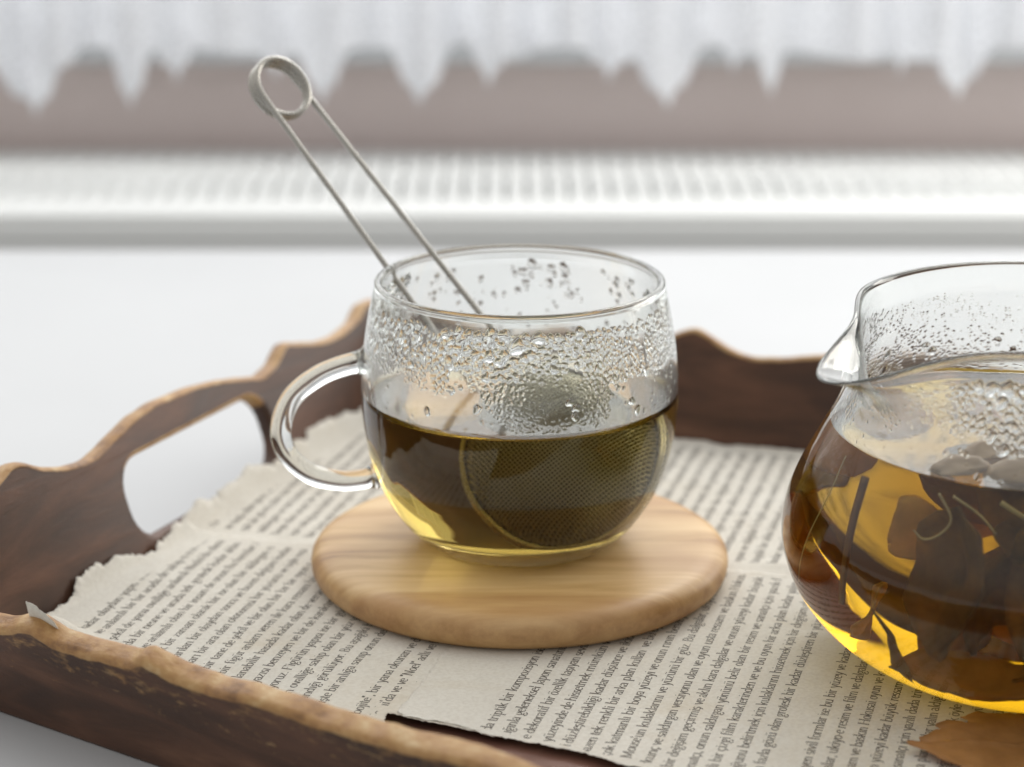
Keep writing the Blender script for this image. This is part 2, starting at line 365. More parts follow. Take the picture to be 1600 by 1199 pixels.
# ------------------------------------------------------------------ tray
A = np.array([-14.6, -6.1]); B = np.array([-4.3, 15.8]); Cc = np.array([22, 6.9]); D = np.array([14, -26.2])
tray = empty('serving_tray', (0, 0, -1.2), 'dark brown wooden tray with scalloped gilded rim and handle slot', 'tray')
import bmesh
def wall_panel(P, Q, lean, h0, prof, holes=(), th=.62, ext=(0, 0), name='side_panel', rough=.02, seed=1):
    """prof: (s,z) top outline; panel drawn in s,z and stood on the line P-Q, leaning outward"""
    P3 = np.array([*P, 0.]); d = np.array([*(Q - P), 0.]); L = np.linalg.norm(d); d /= L
    n = np.array([d[1], -d[0], 0.])
    cen = np.array([2.0, -3.0, 0]);
    if np.dot(P3 - cen, n) < 0: n = -n
    k = lean / h0; up = np.array([n[0] * k, n[1] * k, 1.]); upl = np.linalg.norm(up); up /= upl
    nn = np.cross(d, up); nn /= np.linalg.norm(nn)
    if np.dot(nn, n) < 0: nn = -nn
    s0, s1 = -ext[0], L + ext[1]
    pr = [p for p in prof if s0 <= p[0] <= s1]
    tp = spline(pr, 8)
    if len(tp) > 1:
        keep = [tp[0]]
        for q in tp[1:]:
            if q[0] > keep[-1][0] + .05: keep.append(q)
        tp = np.array(keep)
    tz = np.interp(np.arange(s0, s1, .14), tp[:, 0], tp[:, 1])
    ts = np.arange(s0, s1, .14)
    tz = (tz + rough * vnoise(ts, ts * 0, seed, 3, 1.6)) * upl
    zb = -1.1
    pts = [(s0, zb)] + [(x, zb) for x in np.arange(s0 + 1, s1 - .5, 1.0)] + [(s1, zb)] + [(x, z) for x, z in zip(ts[::-1], tz[::-1])]
    cu = bpy.data.curves.new(name, 'CURVE'); cu.dimensions = '2D'; cu.fill_mode = 'BOTH'
    cu.extrude = (th / 2 - .2) * CM; cu.bevel_depth = .2 * CM; cu.bevel_resolution = 3; cu.offset = -.2 * CM
    for lp in [pts] + [list(h) for h in holes]:
        sp = cu.splines.new('POLY'); sp.points.add(len(lp) - 1); sp.use_cyclic_u = True
        for i, (a_, b_) in enumerate(lp): sp.points[i].co = (a_ * CM, b_ * CM, 0, 1)
    tmp = bpy.data.objects.new('tmp', cu); C.objects.link(tmp)
    dg = bpy.context.evaluated_depsgraph_get(); me = bpy.data.meshes.new_from_object(tmp.evaluated_get(dg))
    bpy.data.objects.remove(tmp); me.name = name
    # edge attribute: 1 on the rounded rim
    nv = len(me.vertices); co = np.zeros(nv * 3, np.float32); me.vertices.foreach_get('co', co); co = co.reshape(-1, 3)
    inner = np.abs(co[:, 2]) >= (th / 2 - .012) * CM
    topz = np.interp(co[:, 0] / CM, ts, tz) * CM
    dist = (topz - co[:, 1]) / CM
    e = np.where((~inner) & (dist < 1.0), 1.0, 0.0).astype(np.float32); e[inner & (dist < .5)] = .42 if th > .7 else .12
    # chiselled unevenness of the rim
    ii = np.where(dist < .45)[0]
    for i in ii:
        v_ = mn.noise_vector(Vector((co[i, 0] * 130, co[i, 1] * 130, co[i, 2] * 130 + seed)))
        co[i] += np.array([v_[0], v_[1], 0 if inner[i] else v_[2]]) * (.0005 if th > .7 else .0003) * (.4 if inner[i] else 1)
    me.vertices.foreach_set('co', co.ravel())
    at = me.attributes.new('edge', 'FLOAT', 'POINT'); at.data.foreach_set('value', e)
    me.polygons.foreach_set('use_smooth', np.full(len(me.polygons), True)); 
    pn = np.zeros(len(me.polygons) * 3, np.float32); me.polygons.foreach_get('normal', pn); pn = pn.reshape(-1, 3)
    me.polygons.foreach_set('use_smooth', np.abs(pn[:, 2]) < .985); me.set_sharp_from_angle(angle=R(60))
    o = obj(name, me, M['tray'], tray)
    off = P3 + nn * (th / 2)
    mat = Matrix(((d[0], up[0], nn[0], off[0] * CM), (d[1], up[1], nn[1], off[1] * CM), (d[2], up[2], nn[2], off[2] * CM), (0, 0, 0, 1)))
    if np.dot(np.cross(d, up), nn) < 0:
        # mirrored frame: flip local z so the matrix stays a rotation
        co2 = co.copy(); co2[:, 2] *= -1; me.vertices.foreach_set('co', co2.ravel()); me.flip_normals()
        mat = Matrix(((d[0], up[0], -nn[0], off[0] * CM), (d[1], up[1], -nn[1], off[1] * CM), (d[2], up[2], -nn[2], off[2] * CM), (0, 0, 0, 1)))
    me.update()
    o.matrix_world = mat
    o.matrix_parent_inverse = Matrix.Translation((0, 0, .012))
    o.matrix_basis = mat
    return o
left_prof = [(-1, 2.9), (1, 3.1), (2.4, 3.5), (3.3, 3.8), (3.95, 4.0), (4.5, 3.9), (5.4, 3.47), (6.9, 3.2), (7.9, 3.28), (9.4, 3.61), (10.9, 3.78), (13, 3.74), (14.4, 3.58), (16.2, 3.22), (16.9, 3.09), (17.8, 3.25), (18.5, 3.55), (18.9, 3.66), (19.6, 3.49), (21, 3.2), (22.1, 3.16), (23.3, 3.31), (24.3, 3.7), (25.5, 3.6), (26.5, 3.3)]
def rrect(s0, s1, z0, z1, r, n=7):
    out = []
    for cx, cz, a0 in ((s1 - r, z1 - r, 0), (s0 + r, z1 - r, 90), (s0 + r, z0 + r, 180), (s1 - r, z0 + r, 270)):
        for k in range(n + 1):
            a_ = R(a0 + 90 * k / n); out.append((cx + r * math.cos(a_), cz + r * math.sin(a_)))
    return out
wall_panel(A, B, 1.1, 3.3, left_prof, [rrect(8.35, 16.55, .35, 2.78, 1.0)], ext=(.9, .9), seed=1)
far_prof = [(-1.5, 3.3), (0, 3.4), (2, 3.0), (4, 2.9), (6, 3.2), (8, 3.05), (9.3, 3.15), (9.93, 3.4), (10.47, 3.55), (11.05, 3.36), (11.75, 3.0), (12.43, 2.84), (13.32, 2.86), (15.04, 3.1), (18, 3.5), (22, 3.3), (27, 3.2), (29, 3.3)]
wall_panel(B, Cc, 1.1, 3.3, far_prof, ext=(.9, .9), seed=4)
near_prof = [(-1, 2.0), (1.96, 2.03), (2.6, 2.12), (3.3, 2.35), (3.9, 2.42), (4.6, 2.2), (5.5, 2.2), (7.0, 2.32), (7.6, 2.55), (8.1, 2.45), (9.5, 2.3), (11.15, 2.4), (13.83, 2.36), (15.3, 2.4), (17.5, 2.6), (19.2, 2.45), (22, 2.4), (26, 2.7), (30, 2.4), (36, 2.5)]
wall_panel(A, D, 1.15, 3.3, near_prof, ext=(.9, .9), seed=7, rough=.06, th=.74)
wall_panel(D, Cc, 1.1, 3.3, [(-1, 3), (5, 3.3), (12, 3.7), (20, 3.4), (28, 3.1), (35, 3.2)], [rrect(12.5, 20.7, .35, 2.78, 1.0)], ext=(.9, .9), seed=9)
def floor_mesh():
    bm = bmesh.new(); pts = [A, D, Cc, B]
    vs = [bm.verts.new((p[0] * CM, p[1] * CM, -.0095 + .012)) for p in pts]
    f = bm.faces.new(vs); r_ = bmesh.ops.extrude_face_region(bm, geom=[f])
    for v_ in r_['geom']:
        if isinstance(v_, bmesh.types.BMVert): v_.co.z += .0075
    bmesh.ops.recalc_face_normals(bm, faces=bm.faces)
    me = bpy.data.meshes.new('tray_floor'); bm.to_mesh(me); bm.free(); return me
obj('tray_floor', floor_mesh(), M['trayfloor'], tray)

# ------------------------------------------------------------------ printed pages
def line_dist(x, y, P, Q):      # >0 inside the tray
    d = (Q - P) / np.linalg.norm(Q - P); n = np.array([-d[1], d[0]])
    c = np.array([2., -3.]);
    if np.dot(c - P, n) < 0: n = -n
    return (x - P[0]) * n[0] + (y - P[1]) * n[1]
JUG = np.array([13.4, -6.25])
def HT(x, y):
    """height of the crumpled paper bed in cm"""
    h = .075 * vnoise(x, y, 2, 2, .22) + .05 * np.abs(vnoise(x, y, 6, 2, .55)) + .010 * vnoise(x, y, 8, 3, 1.7)
    a_ = R(74.5); u_ = x * math.cos(a_) + y * math.sin(a_)
    h += .035 * np.exp(-((u_ - 2.2 + .3 * np.sin(x * .6)) / .28) ** 2) * np.clip((x - 2) / 4, 0, 1)   # old fold
    flat = np.clip((np.hypot(x, y) - 5.6) / 2.0, 0, 1); h *= .25 + .75 * flat
    fl2 = np.clip((np.hypot(x - JUG[0], y - JUG[1]) - 4.2) / 1.6, 0, 1); h = h * fl2
    dn = line_dist(x, y, A, D); dl = line_dist(x, y, A, B)
    def climb(d_, k):
        t = np.clip(.45 - d_, 0, 5); return k * (np.sqrt(t * t + .25) - .5) * (t > 0)
    h += climb(dn, 2.05) + climb(dl, 2.2) * np.clip((y + 8) / 2, 0, 1)
    h += .10 * np.exp(-(dn - .8) ** 2 / .8) * (.5 + .5 * np.sin(x * 1.1))
    return h

# --- broad-nib serif letters, x-height 1
def arc(cx, cy, rx, ry, a0, a1, n=9):
    return [(cx + rx * math.cos(R(a0 + (a1 - a0) * k / n)), cy + ry * math.sin(R(a0 + (a1 - a0) * k / n))) for k in range(n + 1)]
def ln(*p): return list(p)
def ser(x, y, w=.17): return ('s', x, y, w)
G = {}
def glyph(ch, adv, *st): G[ch] = (adv, st)
U = 1.62; DS = -.62
bowlL = arc(.36, .5, .34, .5, 90, 450, 16)
glyph('a', .78, arc(.33, .70, .25, .30, 160, 0, 7) + ln((.58, .12)), arc(.31, .27, .25, .26, 75, 330, 9), arc(.68, .12, .10, .12, 180, 300, 3))
glyph('b', .92, ln((.18, 0), (.18, U)), arc(.47, .48, .32, .48, 140, -140, 12), ser(.10, U, .09))
glyph('c', .70, arc(.40, .5, .33, .5, 50, 315, 12))
glyph('d', .95, ln((.72, 0), (.72, U)), arc(.40, .48, .32, .48, 40, 320, 12), ser(.64, U, .09), ser(.80, 0, .09))
glyph('e', .74, ln((.08, .56), (.66, .56)), arc(.38, .5, .32, .5, 5, 315, 13))
glyph('f', .55, ln((.22, 0), (.22, 1.25)) + arc(.45, 1.28, .22, .34, 180, 60, 5), ln((.04, 1), (.5, 1)), ser(.22, 0))
glyph('g', .80, arc(.36, .62, .26, .36, 0, 360, 12), ln((.24, .26), (.16, .1), (.34, .0), (.6, -.06)), arc(.38, -.32, .32, .26, 60, 370, 12), ln((.58, .9), (.78, .96)))
glyph('h', .98, ln((.18, 0), (.18, U)), ln((.18, .7)) + arc(.5, .62, .27, .36, 150, 0, 6) + ln((.77, 0)), ser(.18, 0), ser(.77, 0), ser(.1, U, .09))
glyph('ı', .44, ln((.22, 0), (.22, 1)), ser(.22, 0), ser(.13, 1, .10))
glyph('i', .44, ln((.22, 0), (.22, 1)), ser(.22, 0), ser(.13, 1, .10), ('d', .22, 1.38))
glyph('j', .42, ln((.24, 1), (.24, -.3)) + arc(.06, -.32, .18, .28, 0, -110, 4), ser(.15, 1, .10), ('d', .24, 1.38))
glyph('k', .92, ln((.18, 0), (.18, U)), ln((.22, .42), (.72, 1.0)), ln((.38, .58), (.8, 0)), ser(.18, 0), ser(.82, 0, .12), ser(.72, 1, .14), ser(.1, U, .09))
glyph('l', .44, ln((.22, 0), (.22, U)), ser(.22, 0), ser(.13, U, .10))
glyph('m', 1.50, ln((.18, 0), (.18, 1)), ln((.18, .72)) + arc(.48, .64, .25, .34, 150, 0, 6) + ln((.73, 0)), ln((.73, .72)) + arc(1.03, .64, .25, .34, 150, 0, 6) + ln((1.28, 0)), ser(.18, 0), ser(.73, 0, .14), ser(1.28, 0), ser(.1, 1, .1))
glyph('n', .98, ln((.18, 0), (.18, 1)), ln((.18, .7)) + arc(.5, .62, .27, .36, 150, 0, 6) + ln((.77, 0)), ser(.18, 0), ser(.77, 0), ser(.1, 1, .1))
glyph('o', .82, arc(.41, .5, .33, .5, 0, 360, 16))
glyph('p', .94, ln((.20, DS), (.20, 1)), arc(.48, .5, .32, .5, 140, -140, 12), ser(.20, DS), ser(.11, 1, .1))
glyph('r', .66, ln((.18, 0), (.18, 1)), ln((.18, .66)) + arc(.46, .66, .26, .32, 150, 50, 5), ser(.18, 0), ser(.1, 1, .1))
glyph('s', .62, arc(.32, .74, .22, .25, 40, 250, 7) + arc(.30, .27, .25, .27, 70, -150, 8))
glyph('t', .56, ln((.24, 1.32), (.24, .25)) + arc(.42, .22, .18, .22, 180, 310, 5), ln((.04, 1), (.5, 1)))
glyph('u', .98, ln((.18, 1), (.18, .35)) + arc(.45, .34, .27, .34, 180, 330, 6), ln((.76, 1), (.76, 0)), ser(.1, 1, .12), ser(.68, 1, .1), ser(.84, 0, .1))
glyph('v', .82, ln((.08, 1), (.42, 0)), ln((.42, 0), (.74, 1)), ser(.1, 1, .15), ser(.74, 1, .13))
glyph('y', .84, ln((.08, 1), (.44, .02)), ln((.76, 1), (.36, -.45), (.14, -.56)), ser(.1, 1, .15), ser(.76, 1, .13))
glyph('z', .74, ln((.1, .96), (.64, .96)), ln((.62, .96), (.08, .04)), ln((.08, .04), (.66, .04)))
def extend(ch, base, *st): G[ch] = (G[base][0], G[base][1] + st)
extend('ö', 'o', ('d', .26, 1.36), ('d', .56, 1.36)); extend('ü', 'u', ('d', .32, 1.36), ('d', .62, 1.36))
extend('ğ', 'g', arc(.38, 1.48, .2, .2, 200, 340, 5)); extend('ş', 's', ln((.3, 0), (.34, -.2), (.2, -.36)))
extend('ç', 'c', ln((.4, 0), (.44, -.2), (.28, -.36))); extend('â', 'a', ln((.16, 1.24), (.34, 1.5), (.52, 1.24)))
H_ = 1.5
glyph('B', 1.1, ln((.22, 0), (.22, H_)), ln((.1, H_), (.5, H_)) + arc(.52, 1.14, .28, .36, 90, -90, 7) + ln((.25, .78)), ln((.5, .78)) + arc(.55, .39, .36, .39, 90, -90, 7) + ln((.1, 0)))
glyph('F', 1.0, ln((.22, 0), (.22, H_)), ln((.1, H_), (.86, H_), (.88, 1.2)), ln((.22, .8), (.62, .8)), ser(.22, 0, .18))
glyph('M', 1.6, ln((.2, 0), (.24, H_)), ln((.24, H_), (.76, .1)), ln((.76, .1), (1.28, H_)), ln((1.28, H_), (1.34, 0)), ser(.2, 0, .16), ser(1.34, 0, .2), ser(.18, H_, .14), ser(1.34, H_, .14))
glyph('N', 1.3, ln((.2, 0), (.2, H_)), ln((.2, H_), (1.04, 0)), ln((1.04, 0), (1.04, H_)), ser(.2, 0, .16), ser(1.04, H_, .16), ser(.12, H_, .14))
glyph('O', 1.3, arc(.63, .75, .53, .77, 0, 360, 20))
glyph('S', .95, arc(.46, 1.12, .32, .38, 30, 250, 8) + arc(.44, .4, .36, .41, 70, -150, 9))
glyph('T', 1.15, ln((.55, 0), (.55, H_)), ln((.06, 1.2), (.08, H_), (1.02, H_), (1.04, 1.2)), ser(.55, 0, .2))
glyph('H', 1.35, ln((.22, 0), (.22, H_)), ln((1.08, 0), (1.08, H_)), ln((.22, .78), (1.08, .78)), ser(.22, 0, .18), ser(1.08, 0, .18), ser(.22, H_, .18), ser(1.08, H_, .18))
glyph('.', .36, ('d', .16, .08)); glyph(',', .36, ('d', .16, .08), ln((.2, .06), (.1, -.24))); glyph("'", .28, ln((.14, 1.6), (.1, 1.22)))
glyph('-', .5, ln((.06, .5), (.42, .5))); glyph('"', .5, ln((.14, 1.6), (.1, 1.22)), ln((.32, 1.6), (.28, 1.22)))
glyph('J', .6, ln((.36, H_), (.36, .2)) + arc(.14, .2, .22, .4, 0, -110, 5), ser(.34, H_, .2))
G[' '] = (.46, ())
THK, THN = .20, .08
def glyph_quads(ch):
    adv, st = G[ch]; Q = []
    for s in st:
        if s[0] == 's':
            _, x, y, w_ = s; Q.append([(x - w_, y - .035), (x + w_, y - .035), (x + w_, y + .035), (x - w_, y + .035)]); continue
        if s[0] == 'd':
            _, x, y = s; r_ = .115; Q.append([(x - r_, y), (x, y - r_), (x + r_, y), (x, y + r_)]); continue
        for (x0, y0), (x1, y1) in zip(s[:-1], s[1:]):
            dx, dy = x1 - x0, y1 - y0; L = math.hypot(dx, dy)
            if L < 1e-6: continue
            wd = (THN + (THK - THN) * (abs(dy) / L) ** 1.2) / 2; nx, ny = -dy / L * wd, dx / L * wd; e = .02
            ex, ey = dx / L * e, dy / L * e
            Q.append([(x0 - nx - ex, y0 - ny - ey), (x1 - nx + ex, y1 - ny + ey), (x1 + nx + ex, y1 + ny + ey), (x0 + nx - ex, y0 + ny - ey)])
    return np.array(Q).reshape(-1, 4, 2) if Q else None
GQ = {c_: glyph_quads(c_) for c_ in G}

def page(name, origin, ang, Lu, Lv, lift, lines, label, edges, text0=(0, 0), pitch=.53, xh=.178, wf=1.42, slope=0.0, start=None, seed=0, du=.12, justify=None, curl=None, cuts=(), nearcut=-.75):
    """u = reading direction, v = across the lines (to the reader's down). origin is the u=0,v=0 corner."""
    a_ = R(ang); eu = np.array([math.cos(a_), math.sin(a_)]); ev = np.array([math.sin(a_), -math.cos(a_)])
    nu, nvv = int(Lu / du) + 1, int(Lv / du) + 1
    uu, vv = np.meshgrid(np.linspace(0, 1, nu), np.linspace(0, 1, nvv), indexing='ij')
    def tear(t, s, amp): return amp * (.65 * vnoise(t * 1.0, t * 0 + s, seed + 3, 2, .45) + .35 * vnoise(t, t * 0 + s, seed + 4, 4, 2.2, .65))
    # ragged borders: amplitude per edge (u0,u1,v0,v1)
    a0 = tear(vv * Lv, 1, edges[0]); a1 = tear(vv * Lv, 2, edges[1]); b0 = tear(uu * Lu, 3, edges[2]); b1 = tear(uu * Lu, 4, edges[3])
    Uu = (0 + a0) * (1 - uu) + (Lu + a1) * uu; Vv = (0 + b0) * (1 - vv) + (Lv + b1) * vv
    X = origin[0] + Uu * eu[0] + Vv * ev[0]; Y = origin[1] + Uu * eu[1] + Vv * ev[1]
    Z = HT(X, Y) + lift
    if curl is not None: Z = Z + curl(X, Y)
    V = np.stack([X, Y, Z], -1).reshape(-1, 3)
    p = empty(name, (origin[0], origin[1], 0), label, 'page', 'torn book pages lining the tray')
    V0 = V - np.array([origin[0], origin[1], 0])
    F = grid_faces(nu, nvv)
    Xc = X.ravel()[F].mean(1); Yc = Y.ravel()[F].mean(1)
    jag = .30 * vnoise(Xc, Yc, seed + 9, 2, .7) + .14 * vnoise(Xc, Yc, seed + 10, 3, 3.0, .6)
    sA = (Xc - A[0]) * (D - A)[0] / np.linalg.norm(D - A) + (Yc - A[1]) * (D - A)[1] / np.linalg.norm(D - A)
    keep = (line_dist(Xc, Yc, A, B) > -.15 + jag * .8 + (.25 if seed == 21 else 0)) & (line_dist(Xc, Yc, B, Cc) > .25 + jag) & (line_dist(Xc, Yc, A, D) > nearcut + jag * .5 - .85 * np.exp(-((sA - 3.9 + jag * 1.6) / .62) ** 4) * (seed == 21))
    for (p_, q_, c_) in cuts:
        keep &= (line_dist(Xc, Yc, np.array(p_, float), np.array(q_, float)) * c_ > jag * .8) | (Xc < -3.4)
    F = F[keep]
    E_ = np.concatenate([F[:, [0, 1]], F[:, [1, 2]], F[:, [2, 3]], F[:, [3, 0]]]); E_ = np.sort(E_, 1)
    ue, cnt = np.unique(E_, axis=0, return_counts=True); be = ue[cnt == 1]
    bx, by = X.ravel().copy(), Y.ravel().copy(); bv = np.unique(be)
    for it in range(3):
        sx_ = np.zeros(len(bx)); sy_ = np.zeros(len(bx)); sn = np.zeros(len(bx))
        for c0, c1 in ((0, 1), (1, 0)):
            np.add.at(sx_, be[:, c0], bx[be[:, c1]]); np.add.at(sy_, be[:, c0], by[be[:, c1]]); np.add.at(sn, be[:, c0], 1)
        bx[bv] = .4 * bx[bv] + .6 * sx_[bv] / sn[bv]; by[bv] = .4 * by[bv] + .6 * sy_[bv] / sn[bv]
    hr = np.random.default_rng(seed); bx[bv] += hr.normal(0, .016, len(bv)); by[bv] += hr.normal(0, .016, len(bv))
    bz = HT(bx, by) + lift
    if curl is not None: bz = bz + curl(bx, by)
    V0[bv, 0] = bx[bv] - origin[0]; V0[bv, 1] = by[bv] - origin[1]; V0[bv, 2] = bz[bv] + hr.random(len(bv)) * .03
    sh = obj('paper_sheet', mesh_np('sheet', V0, F), M['paper'], p)
    so_ = sh.modifiers.new('t', 'SOLIDIFY'); so_.thickness = .00012; so_.offset = -1
    # print
    Q = []
    for li, txt in enumerate(lines):
        if not txt: continue
        v0 = text0[1] + li * pitch; u = text0[0]
        nat = sum(G[c_][0] for c_ in txt) * xh * wf; u += slope * li * pitch
        if start is not None:
            p_, q_ = np.array(start[0]), np.array(start[1]); n_ = np.array([-(q_ - p_)[1], (q_ - p_)[0]]); u = -float((np.array(origin) + v0 * ev - p_).dot(n_)) / float(eu.dot(n_)) + start[2]
        gaps = max(1, txt.count(' ')); extra = 0
        if justify and nat < justify and nat > justify * .82: extra = (justify - nat) / gaps
        for c_ in txt:
            g_ = GQ[c_]
            if g_ is not None:
                q = g_ * xh; uq = u + q[..., 0] * wf; vq = v0 - q[..., 1]
                if uq.min() > .15 + abs(edges[0]) * .6 and uq.max() < Lu - .15 - abs(edges[1]) * .6 and vq.min() > .1 and vq.max() < Lv - .1:
                    Q.append(np.stack([uq, vq], -1))
            u += G[c_][0] * xh * wf + (extra if c_ == ' ' else 0)
    Q = np.concatenate(Q)
    Qx = origin[0] + Q[..., 0] * eu[0] + Q[..., 1] * ev[0]; Qy = origin[1] + Q[..., 0] * eu[1] + Q[..., 1] * ev[1]
    ok = (line_dist(Qx, Qy, A, B).min(1) > (1.0 if seed == 21 else .3)) & (line_dist(Qx, Qy, B, Cc).min(1) > .8) & (line_dist(Qx, Qy, A, D).min(1) > nearcut + .4)
    for (p_, q_, c_) in cuts: ok &= ((line_dist(Qx, Qy, np.array(p_, float), np.array(q_, float)) * c_).min(1) > .3) | (Qx.max(1) < -3.6)
    if seed == 21: ok &= ((Qx + 4.4) * ev[0] + (Qy + 14.6) * ev[1]).max(1) < -.12
    Q = Q[ok]; n = len(Q); uq, vq = Q[..., 0].ravel(), Q[..., 1].ravel()
    # invert the border warp well enough: text is laid in absolute u,v
    X = origin[0] + uq * eu[0] + vq * ev[0]; Y = origin[1] + uq * eu[1] + vq * ev[1]
    Z = HT(X, Y) + lift + .004
    if curl is not None: Z = Z + curl(X, Y)
    V = np.stack([X - origin[0], Y - origin[1], Z], -1)
    me = mesh_np('print', V, np.arange(n * 4).reshape(n, 4)[:, ::-1].copy(), smooth=False)
    t = obj('printed_text', me, M['ink'], p); t['kind'] = 'stuff'
    return p
L1 = ['dada triptik bir kompozisyon', 'aldığınla geleneksel Japon sanatının', 'öyle dekoratif bir özellik taşıyan', 'un yüzeyinde de hissetmek mümkün ve', 'şeyi düzleştirebildiği kadar düşünce',
      'k bazen tek renkli bir arka plan kullan', 've çok katmanlı bir boya yüzeyi ve onun', "lar Mouse'un kulaklarını ve yüzünü bir", 'korkunç ve saldırgan versiyonu olan ve', 'ise bir değişim geçirmiş ve aklın kara',
      'r. Sanatçı, onun saldırgan yönünü belir', 'sevimli bir çizgi film karakterinden ve', 'ne olduğunu belirtmek için kulaklarını', 've ikiden fazla gözü olan grotesk bir', '', 'rının benzeyen sivil formlar ise bu', 'güz. Bu dalgalar, ukiyo-e resim ve',
      'oyun usta ressam ve baskın Hokusai', 'dalgalar ve onun yüzeyi kadar büyük', 'olan bir resim ve sanatçı için yazılı', 've bu oyun bir arka plan kadar yalın', 'hissetmek için bir değişim olan renk', 'kadar düzleştiren bir yüzey ile olan', 'resim ve onun yönünü ve olan bir', 'bir yüzey ve kadar olan renkli', 'film ve dalgalar bir arka plan', 'oyun ve kadar olan bir yüzey', 'ressam ve onun aklın bir renk']
L2 = ['da bir nesne ve arada tek', 've anlamlı olan bir insan de', 'lık bir zaman olarak bir', 'sarılan bir olaydan sonra ve', 'ları bir ara olan otonomisi', 'bir tane de şekil ve bir olan', 'bir figür anlam veren ile', 'lanabilir hasada kadar olan', 'yazısı benzeyen ve bir de', 'yoruz. Figürün yapısı ise bir', 'n ovalliğe sahip olan bir yüz', 'ındığı görülüyor. Bu aşağıki',
      'işte bir anlığa sanıp onun', '', 'bojite", bir yana okunan', 'Nashi\'da ve ve "Noel" adlı', '"Oshaması" ve bir sogan', 'medi oyunu olan Tom bir', 'anlığı siyan bu slogan ve', 'larının saldırıdır.', '']
L1 = [a_ + (' ' + L1[(i_ + 9) % len(L1)] if a_ else '') + (' ' + L1[(i_ + 15) % len(L1)] if a_ else '') for i_, a_ in enumerate(L1)]
L2 = [' '.join(random.sample(' '.join(L2).split(), 9)) for _ in range(3)] + L2
L2 = [(a_ + ' ' + ' '.join(random.sample(' '.join(L1).split(), 14))) if len(a_) > 3 and i_ != 22 else a_ for i_, a_ in enumerate(L2)]
L3 = [' '.join(random.sample(' '.join(L1).split(), 16)) for _ in range(40)]
L4 = [' '.join(random.sample(' '.join(L1).split(), 16)) for _ in range(40)]
def uv2xy(o, ang, u, v): a_ = R(ang); return (o[0] + u * math.cos(a_) + v * math.sin(a_), o[1] + u * math.sin(a_) - v * math.cos(a_))
CUT = (((-3.0, -10.05), (4.0, -13.5), 1),)
# curled torn corner near the left end of the front rim
def curlL(X, Y): return .9 * np.exp(-((X + 12.6) ** 2 + (Y + 5.6) ** 2) / .8) * 1.0
page('book_page', (-10.9, 3.2), 74.5, 15.5, 13.5, -.045, L3, 'blurred printed page at the back left of the tray by the handle slot', (.25, .5, .35, .1), (1.0, .8), seed=11)
page('book_page', (1.6, 1.2), 74.5, 12.0, 14.0, -.03, L4, 'blurred printed page behind the coaster reaching the far tray wall', (.2, .25, .1, .1), (.9, .6), seed=15)
page('book_page', (-15.4, -10.6), 74.5, 14.9, 14.6, -.015, L2, 'printed page with frayed left edge beside the front left rim', (.25, .3, .45, .15), (.3, 1.75), start=((-7.9, -7.1), (-3.9, -9.9), -.15), seed=21, curl=curlL, du=.09, nearcut=-.55, cuts=CUT)
page('book_page', (-4.4, -14.6), 74.5, 17.0, 17.8, .0, L1, 'large printed page under the coaster and the jug with sharp text', (.22, .2, .12, .1), (4.15, 2.5), seed=31, slope=-.20, du=.085, cuts=CUT)

# ------------------------------------------------------------------ coaster
CZ = 1.05
co = [(0, .02), (5.55, .02), (5.78, .07), (5.92, .2), (6.0, .38), (6.02, .55), (5.99, .72), (5.90, .86), (5.74, .97), (5.50, 1.03), (5.2, 1.05), (3.5, 1.05), (1.5, 1.05), (0.001, 1.05)]
V, F = lathe(co, 160)
cst = obj('coaster', mesh_np('coaster', V, F), M['bamboo'])
tag(cst, 'round pale wooden coaster with rounded edge under the glass cup', 'coaster'); cst.location = (0, -.0015, .0003)

